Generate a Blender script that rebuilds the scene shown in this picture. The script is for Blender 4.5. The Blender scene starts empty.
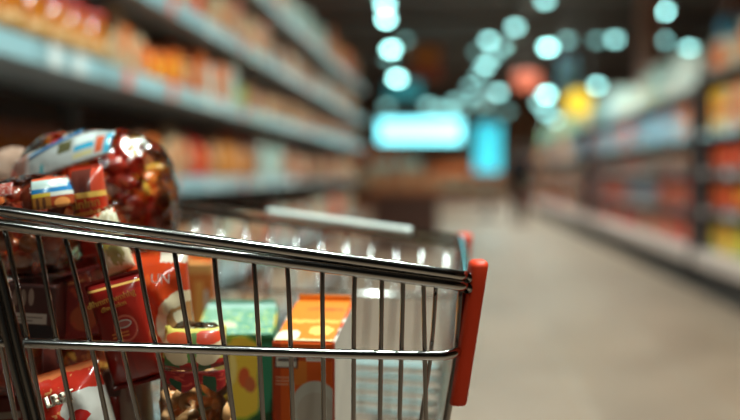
import bpy, bmesh, math, random
from mathutils import Vector, Matrix, noise
C = bpy.context.scene.collection
sc = bpy.context.scene
random.seed(7)
PI = math.pi
# ------------------------------------------------------------------ camera
H = 1.05                       # camera height
FPX = 50 / 36 * 740            # focal length in pixels
YAW = math.atan(85 / FPX)      # turned towards the shelving behind the trolley
PITCH = math.atan(35 / FPX)
cam = bpy.data.objects.new('camera', bpy.data.cameras.new('camera'))
C.objects.link(cam)
cam.location = (0, 0, H)
cam.rotation_euler = (PI / 2 - PITCH, 0, YAW)
cam.data.lens = 50; cam.data.sensor_width = 36
cam.data.clip_start = 0.02
cam.data.dof.use_dof = True
cam.data.dof.focus_distance = 0.70
cam.data.dof.aperture_fstop = 3.0
sc.camera = cam
CM = cam.rotation_euler.to_matrix()
R_, U_, F_ = CM @ Vector((1, 0, 0)), CM @ Vector((0, 1, 0)), CM @ Vector((0, 0, -1))
def P(px, py, D):
    return Vector((0, 0, H)) + D * (F_ + R_ * ((px - 370) / FPX) + U_ * ((210 - py) / FPX))
RZ = Matrix.Rotation(YAW, 4, 'Z')
def L(x, up, z):               # level frame of the trolley: x sideways, up, z away
    return Vector((0, 0, H)) + RZ @ Vector((x, z, up))
# ------------------------------------------------------------------ world, exposure
w = bpy.data.worlds.new('world'); sc.world = w; w.use_nodes = True
w.node_tree.nodes['Background'].inputs[0].default_value = (0.25, 0.16, 0.12, 1)
w.node_tree.nodes['Background'].inputs[1].default_value = 0.12
sc.view_settings.view_transform = 'Standard'
sc.view_settings.look = 'None'
sc.view_settings.exposure = 0.0
sc.view_settings.gamma = 1
sc.view_settings.use_curve_mapping = False
try:
    sc.cycles.use_denoising = True
    sc.cycles.max_bounces = 8; sc.cycles.transparent_max_bounces = 24
    sc.cycles.sample_clamp_indirect = 4
    sc.cycles.caustics_reflective = False; sc.cycles.caustics_refractive = False
except Exception:
    pass
def area(name, loc, sx, sy, power, col, rot=(0, 0, 0)):
    d = bpy.data.lights.new(name, 'AREA'); d.shape = 'RECTANGLE'; d.size = sx; d.size_y = sy
    d.energy = power; d.color = col
    o = bpy.data.objects.new(name, d); C.objects.link(o); o.location = loc; o.rotation_euler = rot
    return o
COOL = (0.86, 1.0, 0.93)
WARM = (1.0, 0.80, 0.62)
CEIL = H + 3.1
# rows of added strip lamps, unseen, to light the aisle and its neighbours
ADDED_STRIPS = [(0.55 if y < 12 else 1.3, y, 38 if y < 0 else 165 if y < 2 else 115 if y < 12 else 150 if y < 20 else 220, COOL) for y in (-1.5, 1.2, 4.0, 7.2, 10.5, 14, 18, 22, 27, 32, 37, 42)] + \
         [(-3.2, y, 90, WARM) for y in (14.5, 19, 26)] + [(5.3, y, 60, WARM) for y in (8, 15, 22, 30)]
for x, y, p, c in ADDED_STRIPS:
    area('added_strip_light', (x, y, CEIL - 0.22), 0.12, 1.5, p, c).data.spread = math.radians(165 if y < 2 else 125)   # narrower spread keeps the distant added strips out of sight

# ------------------------------------------------------------------ helpers
def nd(nt, t, **kw):
    n = nt.nodes.new(t)
    for k, v in kw.items(): setattr(n, k, v)
    return n
_m = {}
def mat(name, col, rough=0.5, metal=0.0, emis=0, coat=0.0, var=0.0, scale=30, bump=0.0, bscale=60, trans=0.0, spec=0.5):
    if name in _m: return _m[name]
    m = bpy.data.materials.new(name); m.use_nodes = True; nt = m.node_tree
    b = nt.nodes['Principled BSDF']
    c = (*col, 1) if len(col) == 3 else col
    b.inputs['Base Color'].default_value = c
    b.inputs['Roughness'].default_value = rough
    b.inputs['Metallic'].default_value = metal
    b.inputs['Coat Weight'].default_value = coat
    b.inputs['Coat Roughness'].default_value = 0.12
    b.inputs['Specular IOR Level'].default_value = spec
    b.inputs['Transmission Weight'].default_value = trans
    tc = nd(nt, 'ShaderNodeTexCoord')
    if var:
        n = nd(nt, 'ShaderNodeTexNoise'); n.inputs['Scale'].default_value = scale; n.inputs['Detail'].default_value = 3
        nt.links.new(tc.outputs['Object'], n.inputs['Vector'])
        r = nd(nt, 'ShaderNodeMapRange'); r.inputs[1].default_value = .3; r.inputs[2].default_value = .7
        r.inputs[3].default_value = 1 - var; r.inputs[4].default_value = 1 + var
        nt.links.new(n.outputs[0], r.inputs[0])
        mx = nd(nt, 'ShaderNodeVectorMath', operation='SCALE'); mx.inputs[0].default_value = c[:3]
        nt.links.new(r.outputs[0], mx.inputs['Scale']); nt.links.new(mx.outputs[0], b.inputs['Base Color'])
    if bump:
        n = nd(nt, 'ShaderNodeTexNoise'); n.inputs['Scale'].default_value = bscale; n.inputs['Detail'].default_value = 2
        nt.links.new(tc.outputs['Object'], n.inputs['Vector'])
        bp = nd(nt, 'ShaderNodeBump'); bp.inputs['Strength'].default_value = bump; bp.inputs['Distance'].default_value = .004
        nt.links.new(n.outputs[0], bp.inputs['Height']); nt.links.new(bp.outputs[0], b.inputs['Normal'])
    if emis:
        b.inputs['Emission Color'].default_value = c; b.inputs['Emission Strength'].default_value = emis
    _m[name] = m
    return m
def film(name, tint=(1, 1, 1), gloss=0.25, bscale=70, bump=0.8):
    if name in _m: return _m[name]
    m = bpy.data.materials.new(name); m.use_nodes = True; nt = m.node_tree; nt.nodes.clear()
    out = nd(nt, 'ShaderNodeOutputMaterial'); t = nd(nt, 'ShaderNodeBsdfTransparent'); g = nd(nt, 'ShaderNodeBsdfGlossy')
    t.inputs[0].default_value = (*tint, 1); g.inputs['Roughness'].default_value = .08
    mx = nd(nt, 'ShaderNodeMixShader'); fr = nd(nt, 'ShaderNodeFresnel'); fr.inputs[0].default_value = 1.45
    tc = nd(nt, 'ShaderNodeTexCoord'); v = nd(nt, 'ShaderNodeTexNoise'); v.inputs['Scale'].default_value = bscale; v.inputs['Detail'].default_value = 2
    v.inputs['Distortion'].default_value = 1.5
    nt.links.new(tc.outputs['Object'], v.inputs['Vector'])
    bp = nd(nt, 'ShaderNodeBump'); bp.inputs['Strength'].default_value = bump; bp.inputs['Distance'].default_value = .006
    nt.links.new(v.outputs[0], bp.inputs['Height'])
    nt.links.new(bp.outputs[0], g.inputs['Normal']); nt.links.new(bp.outputs[0], fr.inputs['Normal'])
    ad = nd(nt, 'ShaderNodeMath', operation='MULTIPLY_ADD'); ad.inputs[1].default_value = 1.15; ad.inputs[2].default_value = gloss * .3
    nt.links.new(fr.outputs[0], ad.inputs[0]); ad.use_clamp = True
    nt.links.new(ad.outputs[0], mx.inputs[0]); nt.links.new(t.outputs[0], mx.inputs[1]); nt.links.new(g.outputs[0], mx.inputs[2])
    nt.links.new(mx.outputs[0], out.inputs[0])
    _m[name] = m
    return m
def print_mat(name, base, layers, rough=.35, coat=.4, grain=0.0, bump=0.0, bscale=60, wob=0.0, vs=1.0):
    """printed pack: layers over the mesh's UVs, each ('r',u0,u1,v0,v1,col) or ('e',cu,cv,ru,rv,col) or ('n',scale,thr,col)"""
    m = mat(name, base, rough, coat=coat, bump=bump, bscale=bscale); nt = m.node_tree
    b = nt.nodes['Principled BSDF']
    uv = nd(nt, 'ShaderNodeUVMap'); sp = nd(nt, 'ShaderNodeSeparateXYZ')
    src = uv.outputs[0]
    if wob:
        nz = nd(nt, 'ShaderNodeTexNoise'); nz.inputs['Scale'].default_value = 9
        nt.links.new(src, nz.inputs['Vector'])
        vm = nd(nt, 'ShaderNodeVectorMath', operation='MULTIPLY_ADD'); vm.inputs[1].default_value = (wob,) * 3
        nt.links.new(nz.outputs['Color'], vm.inputs[0]); nt.links.new(src, vm.inputs[2])
        v2 = nd(nt, 'ShaderNodeVectorMath', operation='SUBTRACT'); v2.inputs[1].default_value = (wob / 2,) * 3
        nt.links.new(vm.outputs[0], v2.inputs[0]); src2 = v2.outputs[0]
    else: src2 = src
    nt.links.new(src2, sp.inputs[0])
    def mth(op, a, bb, c=None):
        n = nd(nt, 'ShaderNodeMath', operation=op)
        for i, q in enumerate((a, bb, c)):
            if q is None: continue
            if isinstance(q, (int, float)): n.inputs[i].default_value = q
            else: nt.links.new(q, n.inputs[i])
        return n.outputs[0]
    U, V = sp.outputs[0], sp.outputs[1]
    col = None
    for l in layers:
        l = list(l)
        if vs != 1 and l[0] == 'r': l[3] = 1 - (1 - l[3]) * vs; l[4] = 1 - (1 - l[4]) * vs
        if vs != 1 and l[0] == 'e': l[2] = 1 - (1 - l[2]) * vs; l[4] *= vs
        if l[0] == 'r':
            k = mth('MULTIPLY', mth('MULTIPLY', mth('GREATER_THAN', U, l[1]), mth('LESS_THAN', U, l[2])),
                    mth('MULTIPLY', mth('GREATER_THAN', V, l[3]), mth('LESS_THAN', V, l[4]))); c = l[5]
        elif l[0] == 'e':
            a = mth('POWER', mth('ABSOLUTE', mth('DIVIDE', mth('SUBTRACT', U, l[1]), l[3]), 0), 2)
            d = mth('POWER', mth('ABSOLUTE', mth('DIVIDE', mth('SUBTRACT', V, l[2]), l[4]), 0), 2)
            k = mth('LESS_THAN', mth('ADD', a, d), 1.0); c = l[5]
        else:
            nz = nd(nt, 'ShaderNodeTexNoise'); nz.inputs['Scale'].default_value = l[1]; nt.links.new(src, nz.inputs['Vector'])
            k = mth('GREATER_THAN', nz.outputs[0], l[2]); c = l[3]
        mx = nd(nt, 'ShaderNodeMix', data_type='RGBA')
        nt.links.new(k, mx.inputs[0])
        if col is None: mx.inputs[6].default_value = (*base, 1)
        else: nt.links.new(col, mx.inputs[6])
        mx.inputs[7].default_value = (*c, 1)
        col = mx.outputs[2]
    if col is not None: nt.links.new(col, b.inputs['Base Color'])
    return m
def obj(name, bm, m, parent=None, smooth=False, loc=None):
    me = bpy.data.meshes.new(name); bmesh.ops.recalc_face_normals(bm, faces=bm.faces); bm.to_mesh(me); bm.free()
    for mm in (m if isinstance(m, (list, tuple)) else [m]): me.materials.append(mm)
    if smooth:
        for p in me.polygons: p.use_smooth = True
    o = bpy.data.objects.new(name, me); C.objects.link(o)
    if parent: o.parent = parent
    if loc is not None: o.location = loc
    return o
def keep(o, parent):           # world-space mesh kept where it is under its thing
    o.parent = parent; o.matrix_parent_inverse = parent.matrix_basis.inverted(); return o
def tag(o, label=None, cat=None, group=None, kind=None):
    if label: o['label'] = label
    if cat: o['category'] = cat
    if group: o['group'] = group
    if kind: o['kind'] = kind
    return o
def empty(name, loc=(0, 0, 0), rz=0):
    o = bpy.data.objects.new(name, None); o.empty_display_size = .05; C.objects.link(o); o.location = loc; o.rotation_euler = (0, 0, rz); return o
def box(bm, x0, x1, y0, y1, z0, z1, bev=0, mi=0, M=None, seg=2):
    r = bmesh.ops.create_cube(bm, size=1); vs = r['verts']
    for v in vs:
        v.co = Vector(((x0 + x1) / 2 + v.co.x * (x1 - x0), (y0 + y1) / 2 + v.co.y * (y1 - y0), (z0 + z1) / 2 + v.co.z * (z1 - z0)))
    fs = list({f for v in vs for f in v.link_faces})
    if bev:
        es = list({e for v in vs for e in v.link_edges})
        r2 = bmesh.ops.bevel(bm, geom=es, offset=bev, segments=seg, affect='EDGES', profile=.5)
        fs = [f for f in set(r2['faces']) | set(f for f in fs if f.is_valid)]
        vs = list({v for f in fs for v in f.verts})
    for f in fs: f.material_index = mi
    if M is not None:
        for v in vs: v.co = M @ v.co
    return bm
def lathe(bm, prof, seg=24, mi=0, M=None):
    rings = []
    for r, z in prof:
        rings.append([bm.verts.new(((r * math.cos(2 * PI * k / seg)), (r * math.sin(2 * PI * k / seg)), z)) for k in range(seg)])
    for a, b in zip(rings, rings[1:]):
        for k in range(seg):
            f = bm.faces.new((a[k], a[(k + 1) % seg], b[(k + 1) % seg], b[k])); f.material_index = mi
    for rg, fl in ((rings[0], True), (rings[-1], False)):
        f = bm.faces.new(rg[::-1] if fl else rg); f.material_index = mi
    if M is not None:
        for rg in rings:
            for v in rg: v.co = M @ v.co
    return bm
def tube(bm, pts, r, seg=12, mi=0, cap=True):
    pts = [Vector(p) for p in pts]; n = len(pts)
    T = [(pts[min(i + 1, n - 1)] - pts[max(i - 1, 0)]).normalized() for i in range(n)]
    a = Vector((0, 0, 1)) if abs(T[0].z) < .9 else Vector((0, 1, 0))
    N = (a - T[0] * a.dot(T[0])).normalized(); rings = []
    for i in range(n):
        N = (N - T[i] * N.dot(T[i])).normalized(); B = T[i].cross(N)
        rr = r[i] if isinstance(r, (list, tuple)) else r
        rings.append([bm.verts.new(pts[i] + rr * (N * math.cos(2 * PI * k / seg) + B * math.sin(2 * PI * k / seg))) for k in range(seg)])
    for p, q in zip(rings, rings[1:]):
        for k in range(seg):
            f = bm.faces.new((p[k], p[(k + 1) % seg], q[(k + 1) % seg], q[k])); f.material_index = mi; f.smooth = True
    if cap:
        bm.faces.new(rings[0][::-1]).material_index = mi; bm.faces.new(rings[-1]).material_index = mi
    return bm
def smooth_path(ps, n=6):
    ps = [Vector(p) for p in ps]; out = []
    for i in range(len(ps) - 1):
        p0, p1, p2, p3 = ps[max(i - 1, 0)], ps[i], ps[i + 1], ps[min(i + 2, len(ps) - 1)]
        for k in range(n):
            t = k / n
            out.append(.5 * ((2 * p1) + (p2 - p0) * t + (2 * p0 - 5 * p1 + 4 * p2 - p3) * t * t + (3 * p1 - p0 - 3 * p2 + p3) * t ** 3))
    out.append(ps[-1]); return out
def text_obj(s, size, m, parent, loc, rot=(PI / 2, 0, 0), name='lettering', shear=0, xs=1.0, thick=.0002):
    cu = bpy.data.curves.new('tmp', 'FONT'); cu.body = s; cu.size = size; cu.align_x = 'CENTER'; cu.align_y = 'CENTER'; cu.shear = shear
    cu.extrude = thick; cu.resolution_u = 3
    t = bpy.data.objects.new('tmp', cu); C.objects.link(t)
    dg = bpy.context.evaluated_depsgraph_get(); me = bpy.data.meshes.new_from_object(t.evaluated_get(dg))
    bpy.data.objects.remove(t); bpy.data.curves.remove(cu)
    me.materials.clear(); me.materials.append(m)
    o = bpy.data.objects.new(name, me); C.objects.link(o); o.parent = parent; o.location = loc; o.rotation_euler = rot; o.scale = (xs, 1, 1)
    return o
def dup(root, loc, rz=None, scale=None):
    r = root.copy(); C.objects.link(r); r.location = loc
    if rz is not None: r.rotation_euler = (0, 0, rz)
    if scale: r.scale = scale
    for ch in list(root.children):
        c = ch.copy(); C.objects.link(c); c.parent = r
    return r
def ordinal(n):
    w_ = 'first second third fourth fifth sixth seventh eighth ninth tenth eleventh twelfth'.split()
    if n < 12: return w_[n]
    n += 1; return '%d%s' % (n, 'th' if 10 <= n % 100 <= 20 else {1: 'st', 2: 'nd', 3: 'rd'}.get(n % 10, 'th'))
def struct(name, bm, m, smooth=False):
    return tag(obj(name, bm, m, smooth=smooth), kind='structure')

# ------------------------------------------------------------------ materials
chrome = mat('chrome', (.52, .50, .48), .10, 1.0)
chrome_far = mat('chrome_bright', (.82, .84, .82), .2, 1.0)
red_pl = mat('red_plastic', (.80, .055, .015), .5, spec=.25)
black_pl = mat('black_rubber', (.02, .02, .02), .6)
white_pl = mat('white_plastic', (.78, .8, .78), .4)

# ------------------------------------------------------------------ structure
m = bpy.data.materials.new('floor_vinyl'); m.use_nodes = True; nt = m.node_tree; b = nt.nodes['Principled BSDF']
tc = nd(nt, 'ShaderNodeTexCoord'); nz = nd(nt, 'ShaderNodeTexNoise'); nz.inputs['Scale'].default_value = 2.2; nz.inputs['Detail'].default_value = 5
br = nd(nt, 'ShaderNodeTexBrick'); br.offset = 0; br.inputs['Scale'].default_value = 1.0
br.inputs['Brick Width'].default_value = .6; br.inputs['Row Height'].default_value = .6; br.inputs['Mortar Size'].default_value = .004
br.inputs['Color1'].default_value = (.215, .145, .102, 1); br.inputs['Color2'].default_value = (.185, .125, .088, 1); br.inputs['Mortar'].default_value = (.30, .25, .2, 1)
nt.links.new(tc.outputs['Object'], nz.inputs['Vector']); nt.links.new(tc.outputs['Object'], br.inputs['Vector'])
mx = nd(nt, 'ShaderNodeMix', data_type='RGBA', blend_type='MULTIPLY'); mx.inputs[0].default_value = .5
cr = nd(nt, 'ShaderNodeValToRGB'); cr.color_ramp.elements[0].color = (.6, .56, .52, 1); cr.color_ramp.elements[1].color = (1.1, 1.1, 1.1, 1)
cr.color_ramp.elements[0].position = .3; cr.color_ramp.elements[1].position = .65
nt.links.new(nz.outputs[0], cr.inputs[0]); nt.links.new(br.outputs[0], mx.inputs[6]); nt.links.new(cr.outputs[0], mx.inputs[7])
nt.links.new(mx.outputs[2], b.inputs['Base Color']); b.inputs['Roughness'].default_value = .40; b.inputs['Specular IOR Level'].default_value = .42
floor_m = m
bm = bmesh.new(); box(bm, -9, 9, -5, 46, -.1, 0); struct('floor', bm, floor_m)
bm = bmesh.new(); box(bm, -9, 9, -5, 46, CEIL, CEIL + .1)
struct('ceiling', bm, mat('ceiling_dark', (.055, .036, .028), .85, var=.25, scale=.8))
for i, y in enumerate((2.5, 5.5, 8.8, 12.1, 16.1, 20.3, 24.1, 29.2, 34, 38, 42)):
    bm = bmesh.new(); box(bm, -9, 9, y, y + .25, CEIL - .12, CEIL); struct('trim_%d' % (i + 1), bm, mat('beam', (.09, .06, .05), .8))
wm = mat('wall_brown', (.34, .18, .11), .8, var=.2, scale=.5)
bm = bmesh.new(); box(bm, -9, 9, 45.9, 46, 0, CEIL + .3); struct('wall_back', bm, wm)
bm = bmesh.new(); box(bm, -9, -8.9, -5, 46, 0, CEIL + .3); struct('wall_left', bm, wm)
bm = bmesh.new(); box(bm, 8.9, 9, -5, 46, 0, CEIL + .3); struct('wall_right', bm, wm)
bm = bmesh.new(); box(bm, -9, 9, -5, -4.9, 0, CEIL + .3); struct('wall_front', bm, mat('wall_dark', (.05, .04, .035), .8))
# roof posts standing by the shelving
for i, (px, Y, wd, c) in enumerate(((644, 16.0, .34, (.42, .22, .17)), (725, 11.5, .26, (.40, .20, .17)), (572, 26, .5, (.12, .08, .07)))):
    X = 2.15 + .75
    X = (px - 455) / FPX * Y
    bm = bmesh.new(); box(bm, X - wd / 2, X + wd / 2, Y - wd / 2, Y + wd / 2, 0, CEIL, .01)
    struct('pillar_%d' % (i + 1), bm, mat('pillar_%d' % i, c, .7))

# ------------------------------------------------------------------ ceiling lamps
housing = mat('lamp_housing', (.10, .09, .085), .5)
def make_strip(x, y, n):  # dark housing to go with each added strip light
    r = empty('added_strip_lamp', (x, y, CEIL))
    bm = bmesh.new(); box(bm, -.14, .14, -.8, .8, -.19, -.13, .01)
    for q in (-.6, .6): box(bm, -.01, .01, q - .01, q + .01, -.13, 0)
    obj('housing', bm, housing, r)
    tag(r, n, 'ceiling lamp', 'added strip lamps over the aisles'); return r
for i, (x, y, p, c) in enumerate(ADDED_STRIPS):
    side = {.55: 'over the near aisle', 1.3: 'over the far aisle', -3.2: 'over the space beyond the jar shelving', 5.3: 'beyond the colourful packet shelving'}[x]
    make_strip(x, y, 'added dark strip lamp housing %s, %s along' % (side, ordinal([s[1] for s in ADDED_STRIPS if s[0] == x].index(y))))
LAMPS = [(385, 2, 1.), (386, 17, 1.), (391, 47, 1.), (397, 76, 1.), (405, 38, .22), (389, 57, .25), (387, 104, .3), (515, 25, .55), (489, 38, .6), (502, 45, .3),
         (477, 50, .22), (493, 54, .4), (486, 63, .55), (480, 72, .4), (471, 84, .35), (476, 93, .3), (548, 45, 1.), (567, 38, .38), (597, 38, .28), (615, 37, .55),
         (545, -2, .6), (664, 9, .9), (663, 38, .5), (689, 46, .65), (597, 83, .65), (498, 90, .55), (507, 109, .22), (547, 92, .9), (547, 110, .5),
         (556, 117, .4), (428, 103, .4), (439, 106, .35), (455, 99, .35), (463, 104, .3), (449, 108, .35), (540, 101, .4), (484, 103, .25)]
for i, (px, py, br_) in enumerate(LAMPS):
    hgt = 2.72 if py < 88 else 1.95
    Y = hgt * FPX / (175 - py)
    if py > 98: Y = min(Y, 30)
    p = P(px, py, Y)
    if i == 0:
        L0 = None
    r = empty('pendant_lamp', p)
    rad = .0052 * Y
    rad = max(.09, min(.16, rad))
    bm = bmesh.new(); lathe(bm, [(rad * .15, rad * .9), (rad * .7, rad * .55), (rad, 0), (rad * .98, -rad * .15)], 20); obj('lamp_shade', bm, housing, r, True)
    bm = bmesh.new(); lathe(bm, [(rad * .9, -rad * .15), (rad * .85, -rad * .5), (rad * .5, -rad * .85), (rad * .1, -rad * .95)], 20)
    k = br_ ** 2 * (26 / 2) ** 2 / (rad * FPX / Y) ** 2
    obj('bulb', bm, mat('bulb_%d' % i, (.42, .97, .93), .5, emis=3.3 * k), r, True)
    bm = bmesh.new(); box(bm, -.008, .008, -.008, .008, rad * .85, CEIL - p.z); obj('suspension_rod', bm, housing, r)
    tag(r, 'round cool white pendant lamp, %s of the hanging lamps %s' % (ordinal(i), 'high over the aisle' if py < 60 else 'farther down the hall'), 'ceiling lamp', 'round pendant lamps under the dark ceiling')

# ------------------------------------------------------------------ shelf goods prototypes (each a thing with parts)
def lib_col(name, col, **k): return mat(name, col, k.pop('rough', .4), coat=k.pop('coat', .3), var=.12, scale=25, **k)
def jar_proto(content, lid, h=.15, r=.042, lab=(.62, .45, .16)):
    root = empty('sauce_jar')
    bm = bmesh.new(); lathe(bm, [(r * .9, 0), (r, .008), (r, h * .72), (r * .8, h * .82), (r * .78, h * .86)], 20); obj('jar_body', bm, content, root, True)
    bm = bmesh.new(); lathe(bm, [(r * .84, h * .855), (r * .88, h * .87), (r * .88, h * .98), (r * .8, h)], 20); obj('lid', bm, lid, root, True)
    bm = bmesh.new(); lathe(bm, [(r * 1.012, h * .22), (r * 1.012, h * .5)], 20); obj('label_band', bm, mat('jarlab%s' % str(lab), lab, .5), root, True)
    return root
def box_proto(name, col, w_, d, h, band, rough=.4):
    root = empty(name)
    bm = bmesh.new(); box(bm, -w_ / 2, w_ / 2, -d / 2, d / 2, 0, h, .003); obj('carton', bm, col, root)
    bm = bmesh.new(); box(bm, w_ / 2, w_ / 2 + .001, -d * .36, d * .36, h * .38, h * .66); obj('front_label', bm, band, root)
    return root
def pouch_mesh(w_, h, t, n=10, crimp=.06, seed=0, wr=.12):
    """closed pillow pouch in local x (width), z (height 0..h), y thickness; UV = x,z"""
    bm = bmesh.new(); uvl = bm.loops.layers.uv.new('UVMap'); sheets = []
    nu, nv = n, int(n * 1.4)
    for s in (-1, 1):
        g = []
        for j in range(nv + 1):
            row = []
            v = j / nv
            for i in range(nu + 1):
                u = i / nu
                a = max(0, 1 - abs(2 * u - 1) ** 2.6); vv = min(1, max(0, (v - crimp) / (1 - 2 * crimp)))
                c_ = max(0, 1 - abs(2 * vv - 1) ** 3.2)
                th = t / 2 * (a ** .5) * (c_ ** .6)
                nn = noise.noise(Vector((u * 4 + seed, v * 5, s * 3 + seed)))
                th *= 1 + wr * 2 * nn
                pinch = 1 - .05 * (c_ ** .5)
                row.append(((u - .5) * w_ * pinch, s * (th + .0004), v * h, u, v))
            g.append(row)
        sheets.append(g)
    for s, g in zip((-1, 1), sheets):
        V = [[bm.verts.new(p[:3]) for p in row] for row in g]
        for j in range(nv):
            for i in range(nu):
                q = [(j, i), (j, i + 1), (j + 1, i + 1), (j + 1, i)]
                if s > 0: q = q[::-1]
                f = bm.faces.new([V[a][b_] for a, b_ in q]); f.smooth = True
                for lp, (a, b_) in zip(f.loops, q): lp[uvl].uv = (g[a][b_][3], g[a][b_][4])
    bmesh.ops.remove_doubles(bm, verts=bm.verts, dist=.0009)
    return bm
def pouch_proto(col, w_, h, t, pan):
    root = empty('snack_pouch')
    bm = pouch_mesh(w_, h, t, 8)
    for v in bm.verts: v.co = Vector((-v.co.y, v.co.x, v.co.z))   # face looks across the aisle
    obj('pouch', bm, col, root, True)
    bm = bmesh.new()
    for s in (1,):
        vs = [bm.verts.new((s * (t / 2 * 1.0 + .002), (a - .5) * w_ * .55, h * b_)) for a, b_ in ((0, .35), (1, .35), (1, .7), (0, .7))]
        bm.faces.new(vs)
    obj('front_label', bm, pan, root)
    return root
def bottle_proto(col, cap, h=.24, r=.036):
    root = empty('bottle')
    bm = bmesh.new(); lathe(bm, [(r * .85, 0), (r, .01), (r, h * .6), (r * .8, h * .72), (r * .38, h * .84), (r * .36, h * .92)], 16); obj('bottle_body', bm, col, root, True)
    bm = bmesh.new(); lathe(bm, [(r * .42, h * .915), (r * .42, h * .99), (r * .36, h)], 12); obj('cap', bm, cap, root, True)
    return root
PAL = dict(amber=(.62, .20, .02), orange=(.80, .16, .015), red=(.58, .025, .01), cream=(.60, .42, .25), white=(.62, .62, .54), green=(.16, .30, .08),
           pink=(.52, .15, .10), brown=(.20, .06, .02), yellow=(.85, .42, .02), mint=(.34, .55, .50), blue=(.12, .32, .50), darkred=(.24, .02, .01), grey=(.20, .13, .115), tan=(.45, .20, .09), lime=(.45, .48, .03), pale=(.55, .76, .78))
cm = {k: lib_col('goods_' + k, v) for k, v in PAL.items()}
redlid = mat('red_lid', (.55, .03, .015), .35, coat=.3)
amberglass = mat('amber_jar', (.52, .15, .015), .12, coat=.8, var=.35, scale=30)
darkamber = mat('dark_amber_jar', (.42, .10, .02), .15, coat=.8, var=.3, scale=30)
PROTO = {}
def proto(kind, col, sz):
    key = (kind, col, sz)
    if key in PROTO: return PROTO[key], False
    if kind == 'jar': r = jar_proto({'amber': amberglass, 'brown': darkamber}.get(col, cm[col]), redlid if col == 'amber' else mat('brown_lid', (.20, .05, .02), .5), sz, sz * .29, (.48, .24, .06) if col == 'amber' else (.34, .12, .04))
    elif kind == 'carton': r = box_proto('food_carton', cm[col], .1, sz * .55, sz, cm[{'cream': 'orange', 'white': 'mint', 'mint': 'white', 'yellow': 'orange', 'grey': 'blue', 'brown': 'red', 'red': 'tan', 'blue': 'grey', 'tan': 'cream', 'pink': 'cream'}.get(col, 'tan')])
    elif kind == 'pouch': r = pouch_proto(cm[col], sz * .68, sz, .07, cm[{'cream': 'orange', 'white': 'pink', 'mint': 'white', 'yellow': 'red', 'lime': 'yellow', 'orange': 'yellow', 'darkred': 'red', 'red': 'orange', 'brown': 'tan', 'pink': 'cream', 'tan': 'cream', 'green': 'lime'}.get(col, 'tan')])
    elif kind == 'bottle': r = bottle_proto(cm[col], redlid if col != 'red' else cm['yellow'], sz, sz * .15)
    PROTO[key] = r
    return r, True
KN = {'jar': ('jar', 'red-lidded jar'), 'carton': ('carton', 'upright carton'), 'pouch': ('packet', 'plump pouch'), 'bottle': ('bottle', 'bottle')}
CN = dict(amber='amber', orange='orange', red='red', cream='cream', white='white', green='green', pink='pink', brown='dark amber', yellow='yellow', mint='mint', blue='blue', darkred='dark red', grey='grey', tan='tan', lime='lime green', pale='pale blue')
def put(kind, col, sz, x, y, z, label, group, rz=0, sx=1):
    r, new = proto(kind, col, sz)
    if not new: r = dup(r, (x, y, z), rz)
    else: r.location = (x, y, z); r.rotation_euler = (0, 0, rz)
    tag(r, label, KN[kind][0], group); return r

# ------------------------------------------------------------------ shelving behind the trolley
def edge_mat(name, base):
    m = mat(name, base, .35, coat=.3); nt = m.node_tree; b = nt.nodes['Principled BSDF']
    tc = nd(nt, 'ShaderNodeTexCoord'); sp = nd(nt, 'ShaderNodeSeparateXYZ'); nt.links.new(tc.outputs['Object'], sp.inputs[0])
    ml = nd(nt, 'ShaderNodeMath', operation='MULTIPLY'); ml.inputs[1].default_value = 11; nt.links.new(sp.outputs[1], ml.inputs[0])
    fl = nd(nt, 'ShaderNodeMath', operation='FLOOR'); nt.links.new(ml.outputs[0], fl.inputs[0])
    wn = nd(nt, 'ShaderNodeTexWhiteNoise', noise_dimensions='1D'); nt.links.new(fl.outputs[0], wn.inputs['W'])
    cr = nd(nt, 'ShaderNodeValToRGB'); cr.color_ramp.interpolation = 'CONSTANT'
    els = [(0, base), (.4, tuple(c * .75 for c in base)), (.62, (.75, .8, .8)), (.84, (.75, .16, .10)), (.9, (.8, .7, .5)), (.94, base)]
    e = cr.color_ramp.elements; e[0].position = 0; e[0].color = (*base, 1); e[1].position = els[1][0]; e[1].color = (*els[1][1], 1)
    for p_, c_ in els[2:]: q = e.new(p_); q.color = (*c_, 1)
    nt.links.new(wn.outputs[0], cr.inputs[0]); nt.links.new(cr.outputs[0], b.inputs['Base Color'])
    return m
A_ = 1.10
LV = [-.035, .297, .60, .93]                                  # shelf edge heights over the camera, in units of A_
zl = [H + h * A_ for h in LV]
low = [.16, .58]
g = empty('shelving_unit', (-A_ - .25, 7, 0))
bm = bmesh.new(); box(bm, -A_ - .50, -A_ - .47, 1.2, 12.6, 0, 2.35); keep(obj('back_panel', bm, mat('shelf_back', (.045, .03, .025), .7)), g)
shelf_top = mat('shelf_steel', (.30, .31, .31), .45)
edgeL = edge_mat('price_strip_blue', (.34, .56, .62))
for i, z in enumerate(low + zl):
    bm = bmesh.new(); box(bm, -A_ - .47, -A_ - .004, 1.2, 12.6 if i > 2 else 12.0, z - .03, z); keep(obj('shelf_board', bm, shelf_top), g)
    bm = bmesh.new(); box(bm, -A_ - .004, -A_, 1.2, 12.6 if i > 2 else 7.0, z - .031, z + .032); keep(obj('price_strip', bm, edgeL), g)
for k in range(9):
    bm = bmesh.new(); y = 1.2 + k * 1.42; box(bm, -A_ - .475, -A_ - .43, y, y + .04, 0, 2.35); keep(obj('upright', bm, shelf_top), g)
tag(g, 'tall dark shelving unit with pale blue price strips behind the trolley', 'shelving')
shn = ['bottom', 'knee-high', 'lower', 'middle', 'upper', 'top']
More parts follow.
